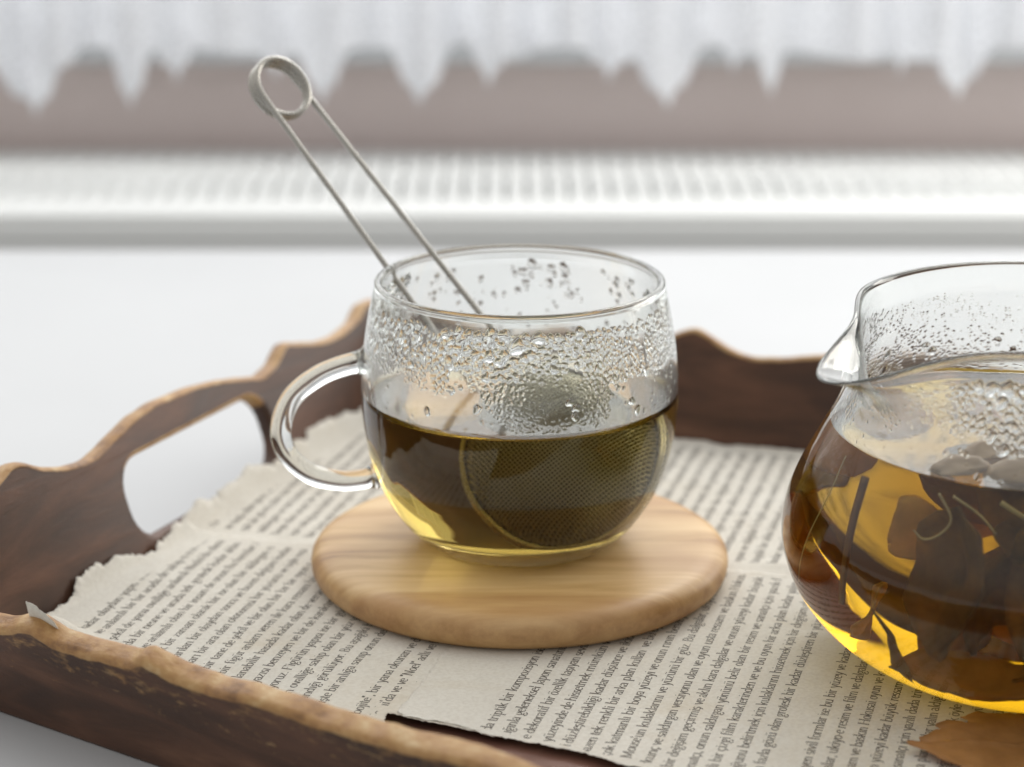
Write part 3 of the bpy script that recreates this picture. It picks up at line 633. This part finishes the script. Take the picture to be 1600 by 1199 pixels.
# ------------------------------------------------------------------ droplets on glass
def droplet_field(nth, nz, per_cm_th, z0, z1, count, rfun, dens, seed, run=.0):
    """height map (nth x nz) of merged water domes"""
    rg = np.random.default_rng(seed); Hh = np.zeros((nz, nth), np.float32)
    dth = per_cm_th; dz = (z1 - z0) / (nz - 1); Lth = nth * dth
    k = 0; cand = []
    runs = [(rg.random() * Lth, (z1 - z0) * (.45 + .45 * rg.random())) for _ in range(26)]
    for _ in range(count * 12):
        if k >= count: break
        u = rg.random() * Lth; v_ = rg.random() * (z1 - z0)
        if rg.random() > dens(u / Lth, v_ / (z1 - z0)): continue
        pn_ = mn.noise(Vector((u * .85, v_ * 1.1, seed))) + .5 * mn.noise(Vector((u * 2.3, v_ * 2.6, seed + 4)))
        if pn_ < -.12 and rg.random() < .88: continue
        if any(abs(u - ru) < .07 and v_ < rv for ru, rv in runs) and rg.random() < .97: continue
        r_ = rfun(u / Lth, v_ / (z1 - z0), rg)
        k += 1
        elong = 1 + (.5 * rg.random() if r_ > .06 else .15 * rg.random())
        r_ = min(r_, .95 * v_, .95 * (z1 - z0 - v_))
        if r_ < .012: continue
        cand.append((r_, u, v_, elong))
    cand += [(.105 + .04 * rg.random(), ru, max(.2, rv * (.15 + .5 * rg.random())), 1.1) for ru, rv in runs if dens(ru / Lth, rv / (z1 - z0)) > .3]
    cand.sort(key=lambda q: -q[0])
    for r_, u, v_, elong in cand:
        rr = int(r_ * 1.7 / dth) + 2; ci = int(u / dth); cj = int(v_ / dz); rz = int(r_ * 1.7 / dz) + 2
        ii = np.arange(ci - rr, ci + rr + 1); jj = np.arange(max(0, cj - rz), min(nz, cj + rz + 1))
        if len(jj) < 2: continue
        if rg.random() < .93 and (Hh[min(cj, nz - 1), ci % nth] > 0 or Hh[min(cj, nz - 1), (ci + int(r_ * .6 / dth)) % nth] > 0 or Hh[min(cj, nz - 1), (ci - int(r_ * .6 / dth)) % nth] > 0 or Hh[min(nz - 1, cj + int(r_ * .6 / dz)), ci % nth] > 0 or Hh[max(0, cj - int(r_ * .6 / dz)), ci % nth] > 0): continue
        X = (ii * dth - u)[None, :]; Yv = (jj * dz - v_)[:, None]
        ph = rg.random() * 6.28; ang = np.arctan2(Yv, X)
        wob = 1 + .16 * np.sin(2 * ang + ph) + .10 * np.sin(3 * ang + ph * 2.3) + .05 * np.sin(5 * ang + ph)
        d = np.sqrt((X * elong) ** 2 + (Yv / (1 + (elong - 1) * .3)) ** 2) / (r_ * wob)
        h_ = np.where(d < 1, np.clip(1 - d * d, 0, 1) ** .85 * r_ * (.22 + .30 * min(1, max(0, (r_ - .035) / .06))), 0)
        ix = np.ix_(jj, ii % nth); Hh[ix] = np.maximum(Hh[ix], h_)
    return Hh
def wet_band(name, prof_r, z0, z1, nth, nz, H, fog, parent, label, deform=None):
    """inner glass wall between z0 and z1 with droplets; normal points to the axis"""
    th = np.linspace(0, 2 * np.pi, nth, endpoint=False); zz = np.linspace(z0, z1, nz)
    r = prof_r(zz)[:, None] * np.ones(nth); z = zz[:, None] * np.ones(nth); T = np.ones(nz)[:, None] * th
    if deform: r, z = deform(r, z, T)
    r = r - H
    V = np.stack([r * np.cos(T), r * np.sin(T), z], -1).reshape(-1, 3)
    me = mesh_np(name, V, grid_faces(nz, nth, wrap=True, flip=True))
    at = me.attributes.new('fog', 'FLOAT', 'POINT'); at.data.foreach_set('value', fog.astype(np.float32).ravel())
    o = obj(name, me, M['wet'], parent); o['kind'] = 'stuff'
    return o

# ------------------------------------------------------------------ cup
cup = empty('glass_teacup', (0, 0, CZ), 'clear rounded glass cup of green tea standing on the wooden coaster', 'cup')
cp_out = [(0.0005, .0), (1.6, .0), (2.35, .03), (2.75, .16), (3.2, .52), (3.62, 1.05), (3.98, 1.68), (4.24, 2.4), (4.40, 3.1), (4.48, 3.8), (4.50, 4.4), (4.47, 5.1), (4.39, 5.8), (4.27, 6.5), (4.14, 7.1), (4.07, 7.38)]
cp_out = [(r_, z_ * 1.033) for r_, z_ in cp_out]
op = spline(cp_out, 6)
def outer_r(z): return np.interp(z, op[12:, 1], op[12:, 0])
TEA = 4.43; WT = .20
rim = [(4.09, 7.64), (4.075, 7.70), (4.02, 7.75), (3.95, 7.76), (3.89, 7.72), (3.86, 7.64)]
BAND0, BAND1 = TEA + .11, 7.38
def inner_r(z): return outer_r(z) - WT
zi = np.array([7.58, 7.52, 7.45])
prof = list(map(tuple, op[:-1])) + rim + [(float(inner_r(z)), float(z)) for z in zi] + [(float(inner_r(BAND1)), BAND1)]
V, F = lathe(prof, 264)
off = len(V)
gb = obj('glass_body', mesh_np('cup_body', V, F), M['glass'], cup)
nth, nz = 1320, 150
def dens_c(u, v):
    # front of the cup is u = .75 (angle -90); left is u=.5
    d = (u - .75); d = abs(d)
    if v > .93: return 0
    du_ = u - .75
    if -.25 < du_ < .25:
        x = math.sin(du_ * 6.283)          # -1 left .. 1 right
        if v > .62: return 1.0
        if -.45 < x < -.05: lim = .62 - .75 * (x + .45) / .4 * .8; return 1.0 if v > max(lim, .02) else .03
        if -.05 <= x < .55: return 1.0 if v > .03 + .25 * max(0, x - .2) else .1
        if x >= .55: return .9 if v > .42 else .03
        return .9 if v > .45 - .25 * (x + 1) else .02
    return .7 if (v > .45 and .40 < u < .52) else .02
def r_c(u, v, rg):
    du_ = u - .75; x = math.sin(du_ * 6.283) if abs(du_) < .25 else 0
    base = .036 + .050 * max(0, (v - .45) / .5) ** 1.2
    if -.55 < x < .02 and v > .3: base *= 1.35
    if x > .45: base = .040 + .015 * v
    r_ = base * (.55 + 1.1 * rg.random() ** 2)
    if rg.random() < .05 and v > .5 and x < .5: r_ *= 1.6
    return r_
H = droplet_field(nth, nz, 2 * math.pi * 4.15 / nth, BAND0, BAND1, 12000, r_c, dens_c, 5)
uu, vv = np.meshgrid(np.arange(nth) / nth, np.arange(nz) / (nz - 1))
fog = np.clip(1.0 - H / .012, .12, 1) * np.clip((.97 - vv) / .05, 0, 1) * np.clip(vv / .01, 0, 1)
fog *= .62 + .25 * vnoise(uu * 26, vv * 3, 4, 3, 1.0)
xx = np.sin((uu - .75) * 6.283); cen_ = np.exp(-((xx - .25) / .32) ** 2) * (np.abs(uu - .75) < .25); fog *= 1 - .65 * cen_
back = np.clip(np.abs(((uu - .25 + .5) % 1) - .5) / .2, .0, 1)
wet_band('condensation', inner_r, BAND0, BAND1, nth, nz, H, fog, cup, '')
V, F = lathe([(float(inner_r(BAND1)), BAND1), (float(inner_r(BAND1 - 1e-4)), BAND1 - 1e-4)], 264)
# tea: meniscus + flat top + side that is the glass/tea interface
ip = [(float(inner_r(z)), float(z)) for z in np.linspace(BAND0, 1.05, 40)]
ib = [(x, z) for x, z in ip] + [(3.30, .88), (2.9, .70), (2.3, .58), (1.4, .54), (.0005, .53)]
ib = ib[::-1]          # bottom centre up to the waterline
rt = float(inner_r(BAND0))
men = [(rt - .012, BAND0 - .04), (rt - .045, TEA - .01), (rt - .10, TEA - .08), (rt - .20, TEA - .11), (rt - .4, TEA - .125), (1.8, TEA - .13), (.0005, TEA - .13)]
V1, F1 = lathe(ib, 264); V2, F2 = lathe([(rt, BAND0)] + men, 264)
Vt = np.concatenate([V1, V2]); Ft = np.concatenate([F1, F2 + len(V1)])
me = mesh_np('tea', Vt, Ft)
at = me.attributes.new('open_top', 'FLOAT', 'FACE'); fl = np.zeros(len(me.polygons), np.float32); fl[len(F1):] = 1; at.data.foreach_set('value', fl)
tag(obj('green_tea', me, M['tea'], None, (0, 0, CZ)), 'olive green tea filling the lower half of the glass cup', 'tea')
# handle
hp = spline([(-4.32, -.1, 5.35), (-4.9, -.16, 5.27), (-5.7, -.28, 4.97), (-6.45, -.42, 4.37), (-6.78, -.5, 3.5), (-6.6, -.5, 2.72), (-6.0, -.42, 2.12), (-5.2, -.3, 1.86), (-4.6, -.18, 1.84), (-4.0, -.08, 1.95)], 10)
tt = np.linspace(0, 1, len(hp)); rr = .30 + .07 * np.exp(-(tt / .06) ** 2) + .14 * np.exp(-((1 - tt) / .04) ** 2) + .12 * np.exp(-(tt / .025) ** 2)
V, F = tube(hp, rr, 28); obj('handle', mesh_np('handle', V, F), M['glass'], cup)

# ------------------------------------------------------------------ tea infuser tongs
BALL = np.array([1.0, .05, CZ + 2.84]); RB = 2.12; COIL = np.array([-6.95, 4.0, 13.45])
ax = COIL - BALL; ax /= np.linalg.norm(ax)
view = np.array([-.03, -1.0, .28]); view /= np.linalg.norm(view)
nrm = view - ax * view.dot(ax); nrm /= np.linalg.norm(nrm)       # seam normal, toward the camera
lat = np.cross(ax, nrm); lat /= np.linalg.norm(lat)
if lat[0] > 0: lat = -lat                                       # lat points to the left
tong = empty('tea_infuser', tuple(BALL), 'steel wire tea infuser with mesh ball leaning out of the glass cup', 'tea infuser')
rw = .088; RC = .80
# coil and wires
Pl = BALL + lat * .86 + ax * 1.93 + nrm * .10; Pr = BALL - lat * .62 + ax * 1.98 - nrm * .10
coil_c = COIL
path = []
def bendline(a_, b_, n): return [a_ + (b_ - a_) * t for t in np.linspace(0, 1, n)]
sidev = lat * .25 - nrm * .0
cax = nrm * .80 - lat * -.60; cax = (nrm * .80 - lat * .62 - ax * .10); cax /= np.linalg.norm(cax)
e1 = lat - cax * lat.dot(cax); e1 /= np.linalg.norm(e1); e2 = np.cross(cax, e1)
if e2.dot(ax) < 0: e2 = -e2
coil = []
turns = 2.5
for k in range(110):
    t = k / 109; a_ = math.pi * 2 * turns * t
    p = coil_c + e1 * math.cos(a_) * RC * 1.02 + e2 * math.sin(a_) * RC * 1.12 + cax * (.26 - .52 * t)
    coil.append(p)
wl = bendline(Pl, coil[0], 30)[:-1]; wr = bendline(coil[-1], Pr, 30)[1:]
path = np.array(wl + coil + wr)
for _ in range(3): path[1:-1] = .25 * path[:-2] + .5 * path[1:-1] + .25 * path[2:]
V, F = tube(path - BALL, rw, 14); obj('spring_handle', mesh_np('wire', V, F), M['steel'], tong)
def hemi(sign, gap=.09):
    """woven mesh of real wires on a hemisphere"""
    parts = []; pitch = .088; n_ = int(RB * .985 / pitch)
    for dirn in (0, 1):
        for i in range(-n_, n_ + 1):
            c_ = i * pitch; h2 = RB * RB - c_ * c_
            if h2 < .05: continue
            lim = math.sqrt(h2); m_ = max(6, int(2 * lim / pitch)); pts = []
            for k in range(m_ + 1):
                s = -lim + 2 * lim * k / m_; d_ = math.sqrt(max(0, h2 - s * s)); wv = .016 * (1 if (k + i + dirn) % 2 else -1)
                a_, b_ = (s, c_) if dirn == 0 else (c_, s)
                rr_ = (RB + wv) / RB
                pts.append((lat * a_ + ax * b_ + nrm * sign * d_) * rr_ + nrm * sign * gap)
            parts.append(tube(np.array(pts), .021, 4, cap=False))
    V, F = join(parts); return mesh_np('woven_mesh', V, F)
for sg in (1, -1):
    o = obj('mesh_half', hemi(sg), M['mesh'], tong); o['kind'] = 'stuff'
    ring = np.array([(lat * math.cos(a_) + ax * math.sin(a_)) * (RB + .05) + nrm * sg * .12 for a_ in np.linspace(0, 2 * np.pi, 97)])
    V, F = tube(ring, .095, 10, cap=False); obj('rim_ring', mesh_np('ring', V, F), M['steel'], tong)
# loose tea inside the ball
V, F = lathe([(1.98 * math.cos(a_) + .0005, 1.98 * math.sin(a_)) for a_ in np.linspace(-math.pi / 2, math.pi / 2, 50)], 90)
V = V * (1 + .05 * np.array([mn.noise(Vector(v_) * 2.2) + .6 * mn.noise(Vector(v_) * 6) for v_ in V]))[:, None]
V[:, 2] *= .97
lt = obj('loose_tea', mesh_np('loose_tea', V, F), M['teafill'], None, tuple(BALL)); tag(lt, 'dark wet tea leaves packed inside the mesh ball', 'tea leaves', kind='stuff')

# ------------------------------------------------------------------ jug
JZ = .06
jug = empty('glass_jug', (JUG[0], JUG[1], JZ), 'clear glass jug with pouring spout full of amber tea and leaves', 'jug')
jo = [(.0005, .0), (3.0, .0), (3.7, .04), (4.2, .2), (4.9, .62), (5.6, 1.25), (6.15, 2.0), (6.45, 2.8), (6.52, 3.5), (6.38, 4.3), (6.05, 5.1), (5.62, 5.9), (5.25, 6.6), (5.0, 7.3), (4.86, 8.0), (4.80, 8.7), (4.82, 9.25)]
jo = [(r_, z_ * 1.022) for r_, z_ in jo]
jp = spline(jo, 6)
def jr(z): return np.interp(z, jp[12:, 1], jp[12:, 0])
SP = math.pi + .60
def jdef(r, z, T):
    d = (T - SP + math.pi) % (2 * math.pi) - math.pi
    t = np.clip((z - 6.6) / 2.65, 0, 1.12)
    w1 = np.exp(-(d / .24) ** 2); w2 = np.exp(-(d / .62) ** 2)
    rise = np.exp(-((np.abs(d) - .75) / .35) ** 2)
    r2 = r + 1.75 * w1 * t ** 2.2 + .35 * w2 * t ** 1.5 - .10 * rise * t
    z2 = z + (-.55 * w1 + .12 * rise) * t ** 2
    return r2, z2
WJ = .17; JT = 6.40; JB0, JB1 = JT + .02, 8.95
def jri(z): return jr(z) - WJ
jrim = [(4.83, 9.50), (4.82, 9.57), (4.77, 9.61), (4.71, 9.60), (4.67, 9.54), (4.65, 9.45)]
prof = list(map(tuple, jp[:-1])) + jrim + [(float(jri(z)), float(z)) for z in (9.35, 9.2, JB1)]
V, F = lathe(prof, 360, jdef); obj('glass_body', mesh_np('jug_body', V, F), M['glass'], jug)
nth, nz = 1500, 150
def dens_j(u, v):
    if v > .94: return 0
    d = (u * 6.283 - SP + math.pi) % 6.283 - math.pi     # angle from spout, + = toward the front right
    if -.4 < d < .35: return .25 if v > .4 else .05
    if d >= .35 and d < 2.6:
        lim = .55 - .5 * min(1, (d - .35) / .5)
        return 1.0 if v > lim else .05
    return .35
def r_j(u, v, rg):
    d = (u * 6.283 - SP + math.pi) % 6.283 - math.pi
    b = .048 + .06 * v * min(1, max(0, d - .2))
    if d < .3: b = .03
    r_ = b * (.7 + rg.random() ** 2)
    if rg.random() < .03 and .3 < d < 2.5: r_ *= 1.9
    return r_
H = droplet_field(nth, nz, 2 * math.pi * 4.9 / nth, JB0, JB1, 12000, r_j, dens_j, 8)
uu, vv = np.meshgrid(np.arange(nth) / nth, np.arange(nz) / (nz - 1))
fog = np.clip(1.0 - H / .012, .1, 1) * np.clip((.97 - vv) / .06, 0, 1) * np.clip(vv / .01, 0, 1)
fog *= .60 + .3 * vnoise(uu * 26, vv * 3, 14, 3, 1.0)
wet_band('condensation', jri, JB0, JB1, nth, nz, H, fog, jug, '', jdef)
ib = [(float(jri(z)), float(z)) for z in np.linspace(JB0, .75, 46)] + [(4.5, .52), (3.9, .30), (3.2, .22), (1.6, .2), (.0005, .2)]
ib = ib[::-1]; rt = float(jri(JB0))
men = [(rt - .02, JB0 - .015), (rt - .06, JT - .03), (rt - .13, JT - .055), (rt - .24, JT - .07), (rt - .6, JT - .075), (2.2, JT - .075), (.0005, JT - .075)]
V1, F1 = lathe(ib, 360, jdef); V2, F2 = lathe([(rt, JB0)] + men, 360, jdef)
me = mesh_np('tea', np.concatenate([V1, V2]), np.concatenate([F1, F2 + len(V1)]))
at = me.attributes.new('open_top', 'FLOAT', 'FACE'); fl = np.zeros(len(me.polygons), np.float32); fl[len(F1):] = 1; at.data.foreach_set('value', fl)
tag(obj('amber_tea', me, M['tea2'], None, (JUG[0], JUG[1], JZ)), 'amber tea filling the glass jug up to its neck', 'tea')

# leaves in the jug
ibz = np.array([q[1] for q in ib]); ibr = np.array([q[0] for q in ib])
def clampjug(V, clear=.12, ztop=None):
    V = V.copy(); V[:, 2] = np.maximum(V[:, 2], .42)
    r = np.hypot(V[:, 0], V[:, 1]); rm = np.interp(V[:, 2], ibz, ibr) - clear
    k = np.where(r > rm, rm / np.maximum(r, 1e-6), 1); V[:, 0] *= k; V[:, 1] *= k
    if ztop is not None: V[:, 2] = np.minimum(V[:, 2], ztop)
    return V
def leaf_geo(L, W, bend=.5, cup=.3, wave=.08, tipp=1.5, n=24, m=10, crum=1.0, seed=0, teeth=0.0):
    rg = np.random.default_rng(seed); V = []
    for i in range(n + 1):
        t = i / n; wd = W * (math.sin(math.pi * min(1, t ** .8)) ** .75) * (1 - .25 * t) + .012
        a_ = bend * t; x = L * (math.sin(a_) / bend if abs(bend) > .01 else t); z = L * ((1 - math.cos(a_)) / bend if abs(bend) > .01 else 0)
        for j in range(m + 1):
            s = j / m * 2 - 1
            w_ = wd * s * (1 + (teeth * rg.random() if abs(s) == 1 else 0))
            V.append((x + .15 * L * 0, w_, z + cup * (s * s) * wd + wave * math.sin(t * 9 + s * 3 + seed) * abs(s)))
    V = np.array(V)
    cr = crum * np.array([mn.noise(Vector((v_[0] * .9 + seed * 3.1, v_[1] * 1.6, 0))) + .35 * mn.noise(Vector((v_[0] * 3 + seed, v_[1] * 4, 2))) for v_ in V])
    V[:, 2] += cr * .28 * min(1, L / 3) - .05 * np.exp(-(V[:, 1] / .06) ** 2); V[:, 1] += .12 * np.sin(V[:, 0] * 1.7 + seed)
    F = [list(map(int, f)) for f in grid_faces(n + 1, m + 1)]
    return V, F
def rot(yaw, pitch, roll):
    return np.array((Matrix.Rotation(yaw, 3, 'Z') @ Matrix.Rotation(pitch, 3, 'Y') @ Matrix.Rotation(roll, 3, 'X')))
def place_leaf(name, geo, Rm, pos, mat, label, cat, group, th=.035, clamp=True, ztop=5.9):
    V, F = geo; V = V @ Rm.T + np.array(pos)
    if clamp: V = clampjug(V, ztop=ztop)
    c_ = V.mean(0); me = mesh_np(name, V - c_, F)
    o = obj(name, me, M[mat], None, (c_[0] + JUG[0], c_[1] + JUG[1], c_[2] + JZ))
    s = o.modifiers.new('t', 'SOLIDIFY'); s.thickness = th * CM; s.offset = 0
    return tag(o, label, cat, group)
def leaf_label(a_, rr_, z):
    side = 'jug right' if math.cos(a_) > .35 else ('jug left' if math.cos(a_) < -.35 else 'jug middle')
    depth = 'behind' if math.sin(a_) > .35 else ('in front' if math.sin(a_) < -.35 else 'half way back')
    lev = 'near the base' if z < 2.1 else ('at mid height' if z < 3.9 else 'just under the surface')
    core = 'core' if rr_ < 2.2 else ('outer tea' if rr_ > 3.8 else 'tea')
    return 'steeped leaf in the %s %s, %s %s' % (core, lev, side, depth)
def plump(L, W, seed):
    a_ = np.linspace(-math.pi / 2, math.pi / 2, 18); V, F = lathe([(math.cos(q) + .001, math.sin(q)) for q in a_], 26)
    n_ = np.array([mn.noise(Vector(v_) * 1.6 + Vector((seed, 0, 0))) + .4 * mn.noise(Vector(v_) * 4 + Vector((0, seed, 0))) for v_ in V])
    V = V * (1 + .28 * n_)[:, None]
    X = V[:, 2] * L * .5; Y = V[:, 0] * W * .62 * (1 - .25 * V[:, 2]); Z = V[:, 1] * W * .42 - .10 * X * X + .12 * np.sin(V[:, 0] * 3) * .3
    return np.stack([X, Y, Z], -1), [list(map(int, f)) for f in F]
rg = np.random.default_rng(3)
GL = 'steeped leaves in the jug'
for k in range(60):
    a_ = rg.random() * 6.283; z = .9 + 4.6 * rg.random(); rr_ = math.sqrt(rg.random()) * 5.0
    dfront = math.cos(a_ - (-math.pi / 2))
    if math.cos(a_ - math.pi * 1.0) > .6 and rr_ > 3.2 and k % 3: continue           # keep the left side clear: amber light shows
    if z < 2.2 and k % 2: continue
    if z < 2.8 and math.cos(a_ - math.pi * 1.30) > .5 and rr_ > 2.0: continue
    L = 1.5 + 2.0 * rg.random(); W = .55 + .7 * rg.random()
    g_ = leaf_geo(L, W, .4 + 1.4 * rg.random(), .35 * rg.random(), .08, seed=k)
    place_leaf('tea_leaf', g_, rot(rg.random() * 6.28, -1.2 + 2.4 * rg.random(), rg.random() * 6.28), (rr_ * math.cos(a_), rr_ * math.sin(a_), z), 'leafdark' if rg.random() < .62 else 'leafgold',
               leaf_label(a_, rr_, z), 'leaf', GL)
# individual leaves and stems that show near the glass
place_leaf('tea_leaf', leaf_geo(5.2, 1.35, .7, .45, .10, seed=91), rot(R(-28), R(14), R(35)), (-4.1, -3.5, 1.35), 'leafgold', 'large golden curled leaf glowing at the bottom front of the jug', 'leaf', GL)
place_leaf('tea_leaf', leaf_geo(2.3, .48, .9, .2, .05, seed=92), rot(R(-70), R(-78), R(60)), (-3.9, -3.9, .95), 'leafdark', 'small upright twisted leaf with pale edge low on the left of the jug', 'leaf', GL)
place_leaf('tea_leaf', leaf_geo(3.8, 1.5, .5, .35, .08, seed=93), rot(R(-60), R(80), R(95)), (-2.7, -4.3, 5.7), 'leafdark', 'broad dark leaf hanging down from the tea surface near the spout', 'leaf', GL)
place_leaf('tea_leaf', leaf_geo(3.4, .9, .4, .3, .08, seed=94), rot(R(-40), R(84), R(80)), (-1.0, -5.0, 5.6), 'leafdark', 'narrow dark leaf hanging below the floating petals at the front', 'leaf', GL)
place_leaf('tea_leaf', leaf_geo(3.6, 1.5, .8, .3, .08, seed=95), rot(R(10), R(50), R(70)), (.3, -4.6, 3.0), 'leafdark', 'dark leaf folded across the lower front of the jug', 'leaf', GL)
place_leaf('tea_leaf', leaf_geo(3.0, 1.0, .8, .5, .08, seed=96), rot(R(5), R(5), R(10)), (-.3, -4.4, .7), 'leafgold', 'small golden leaf lying flat at the bottom front of the jug', 'leaf', GL)
for pos, (yw, pt, rl), L, W, mt, lab in [((-3.3, -3.2, 5.95), (.2, -.12, .1), 1.6, .55, 'petal', 'small pale petal floating by the glass nearest the spout'),
        ((-2.0, -3.6, 6.0), (-.15, -.2, .25), 2.3, .75, 'petal', 'plump pale petal floating at the front of the jug'),
        ((.1, -3.9, 5.95), (.35, -.35, -.2), 2.6, .9, 'petal', 'large beige petal floating at the right of the jug front'),
        ((-.3, -1.2, 6.1), (.1, -.1, .1), 2.0, .5, 'oliveleaf', 'dark olive leaf floating towards the middle of the jug'),
        ((-2.4, -1.9, 6.05), (.5, -.1, .2), 1.6, .5, 'petal', 'pale petal floating behind the front petals of the jug')]:
    place_leaf('floating_petal', plump(L, W, int(L * 10)), rot(yw, pt * .6, rl), (pos[0] + L * .45, pos[1], JT - .02), mt, lab, 'petal', 'petals floating on the jug tea', th=.03, ztop=7.2)
def stem(pts, r0, mat, label, name='stem'):
    P = spline(pts, 8); P = clampjug(P, .15) if name == 'stem' else P
    V, F = tube(P, np.linspace(r0, r0 * .7, len(P)), 8); c_ = V.mean(0)
    return tag(obj(name, mesh_np(name, V - c_, F), M[mat], None, (c_[0] + JUG[0], c_[1] + JUG[1], c_[2] + JZ)), label, 'stem', 'stems in the jug tea')
stem([(-4.5, -2.0, 5.6), (-4.7, -2.1, 4.4), (-4.75, -2.1, 3.2), (-4.8, -2.2, 2.6)], .13, 'stem', 'reddish brown stem standing upright at the left of the jug')
stem([(-4.9, -1.2, 5.9), (-5.3, -1.4, 4.9), (-5.75, -1.3, 3.7), (-5.9, -1.0, 2.6)], .025, 'palestem', 'hair thin pale stem slanting down the left of the jug')
stem([(-2.9, -4.3, 6.0), (-2.3, -4.5, 5.6), (-1.9, -4.7, 5.15)], .04, 'palestem', 'pale stalk poking down from the floating petals')
stem([(-3.2, -4.1, 6.0), (-2.9, -4.3, 5.4), (-3.15, -4.3, 5.0), (-3.5, -4.2, 4.85), (-3.75, -4.1, 5.05)], .035, 'palestem', 'pale hooked stalk under the petals near the spout')
stem([(-1.8, -4.5, 5.9), (-1.0, -4.8, 5.4), (-.4, -5.0, 4.9)], .07, 'palestem', 'pale thick stalk slanting under the petals at right')
stem([(.2, -4.6, 6.0), (.25, -4.9, 5.3), (.2, -5.1, 4.7)], .09, 'palestem', 'pale short stalk hanging at the right end of the petals')

# ------------------------------------------------------------------ dry leaf outside the jug
P = [(9.35, -12.1), (9.9, -11.95), (9.75, -11.6), (10.35, -11.35), (10.25, -11.0), (10.75, -10.75), (11.05, -10.9), (11.2, -10.5), (11.0, -10.25), (11.6, -10.0), (12.4, -10.1), (13.4, -9.7), (15, -9.4), (17, -10), (18, -12), (17, -14.2), (15, -15), (13, -14.8), (12.0, -14.3), (11.4, -13.6), (10.9, -13.7), (10.5, -13.1), (10.0, -12.9), (9.8, -12.5)]
def dry_leaf():
    bm = bmesh.new(); pts = []
    n_ = len(P)
    for i in range(n_):
        a_, b_ = np.array(P[i], float), np.array(P[(i + 1) % n_], float); m_ = max(2, int(np.linalg.norm(b_ - a_) / .12))
        for k in range(m_):
            q = a_ + (b_ - a_) * k / m_; nrm_ = np.array([-(b_ - a_)[1], (b_ - a_)[0]]); nrm_ /= np.linalg.norm(nrm_)
            tooth = (.13 * (k / m_) ** 2 + .05 * random.random() - .03) if i < 11 or i > 17 else .1 * random.random()
            pts.append(q + nrm_ * tooth)
    cu = bpy.data.curves.new('l', 'CURVE'); cu.dimensions = '2D'; cu.fill_mode = 'BOTH'
    sp = cu.splines.new('POLY'); sp.points.add(len(pts) - 1); sp.use_cyclic_u = True
    for i, q in enumerate(pts): sp.points[i].co = (q[0], q[1], 0, 1)
    o = bpy.data.objects.new('tmp', cu); C.objects.link(o); dg = bpy.context.evaluated_depsgraph_get(); me = bpy.data.meshes.new_from_object(o.evaluated_get(dg)); bpy.data.objects.remove(o)
    bm.from_mesh(me); bmesh.ops.subdivide_edges(bm, edges=[e for e in bm.edges if e.calc_length() > .5], cuts=4, use_grid_fill=True)
    bmesh.ops.triangulate(bm, faces=bm.faces)
    bmesh.ops.subdivide_edges(bm, edges=[e for e in bm.edges if e.calc_length() > .5], cuts=2)
    for v_ in bm.verts:
        x, y = v_.co.x, v_.co.y
        h = float(HT(np.array([x]), np.array([y]))[0]); nz_ = mn.noise(Vector((x * .5, y * .5, 3)))
        mid = math.exp(-((y + 12.1 - .05 * (x - 9)) / .12) ** 2)
        v_.co.z = max(h, 0) + .10 + .28 * abs(nz_) + .10 * max(0, 1 - (x - 9.3) / 2) + .05 * mid
        v_.co = v_.co - Vector((13, -12, 0)); v_.co *= CM
    bmesh.ops.recalc_face_normals(bm, faces=bm.faces)
    bm.to_mesh(me); bm.free(); me.polygons.foreach_set('use_smooth', np.full(len(me.polygons), True)); return me
dl = obj('dry_leaf', dry_leaf(), M['dryleaf'], None, (13, -12, 0)); s = dl.modifiers.new('t', 'SOLIDIFY'); s.thickness = .0003
tag(dl, 'dry orange brown leaf with jagged edge lying in front of the jug', 'leaf')
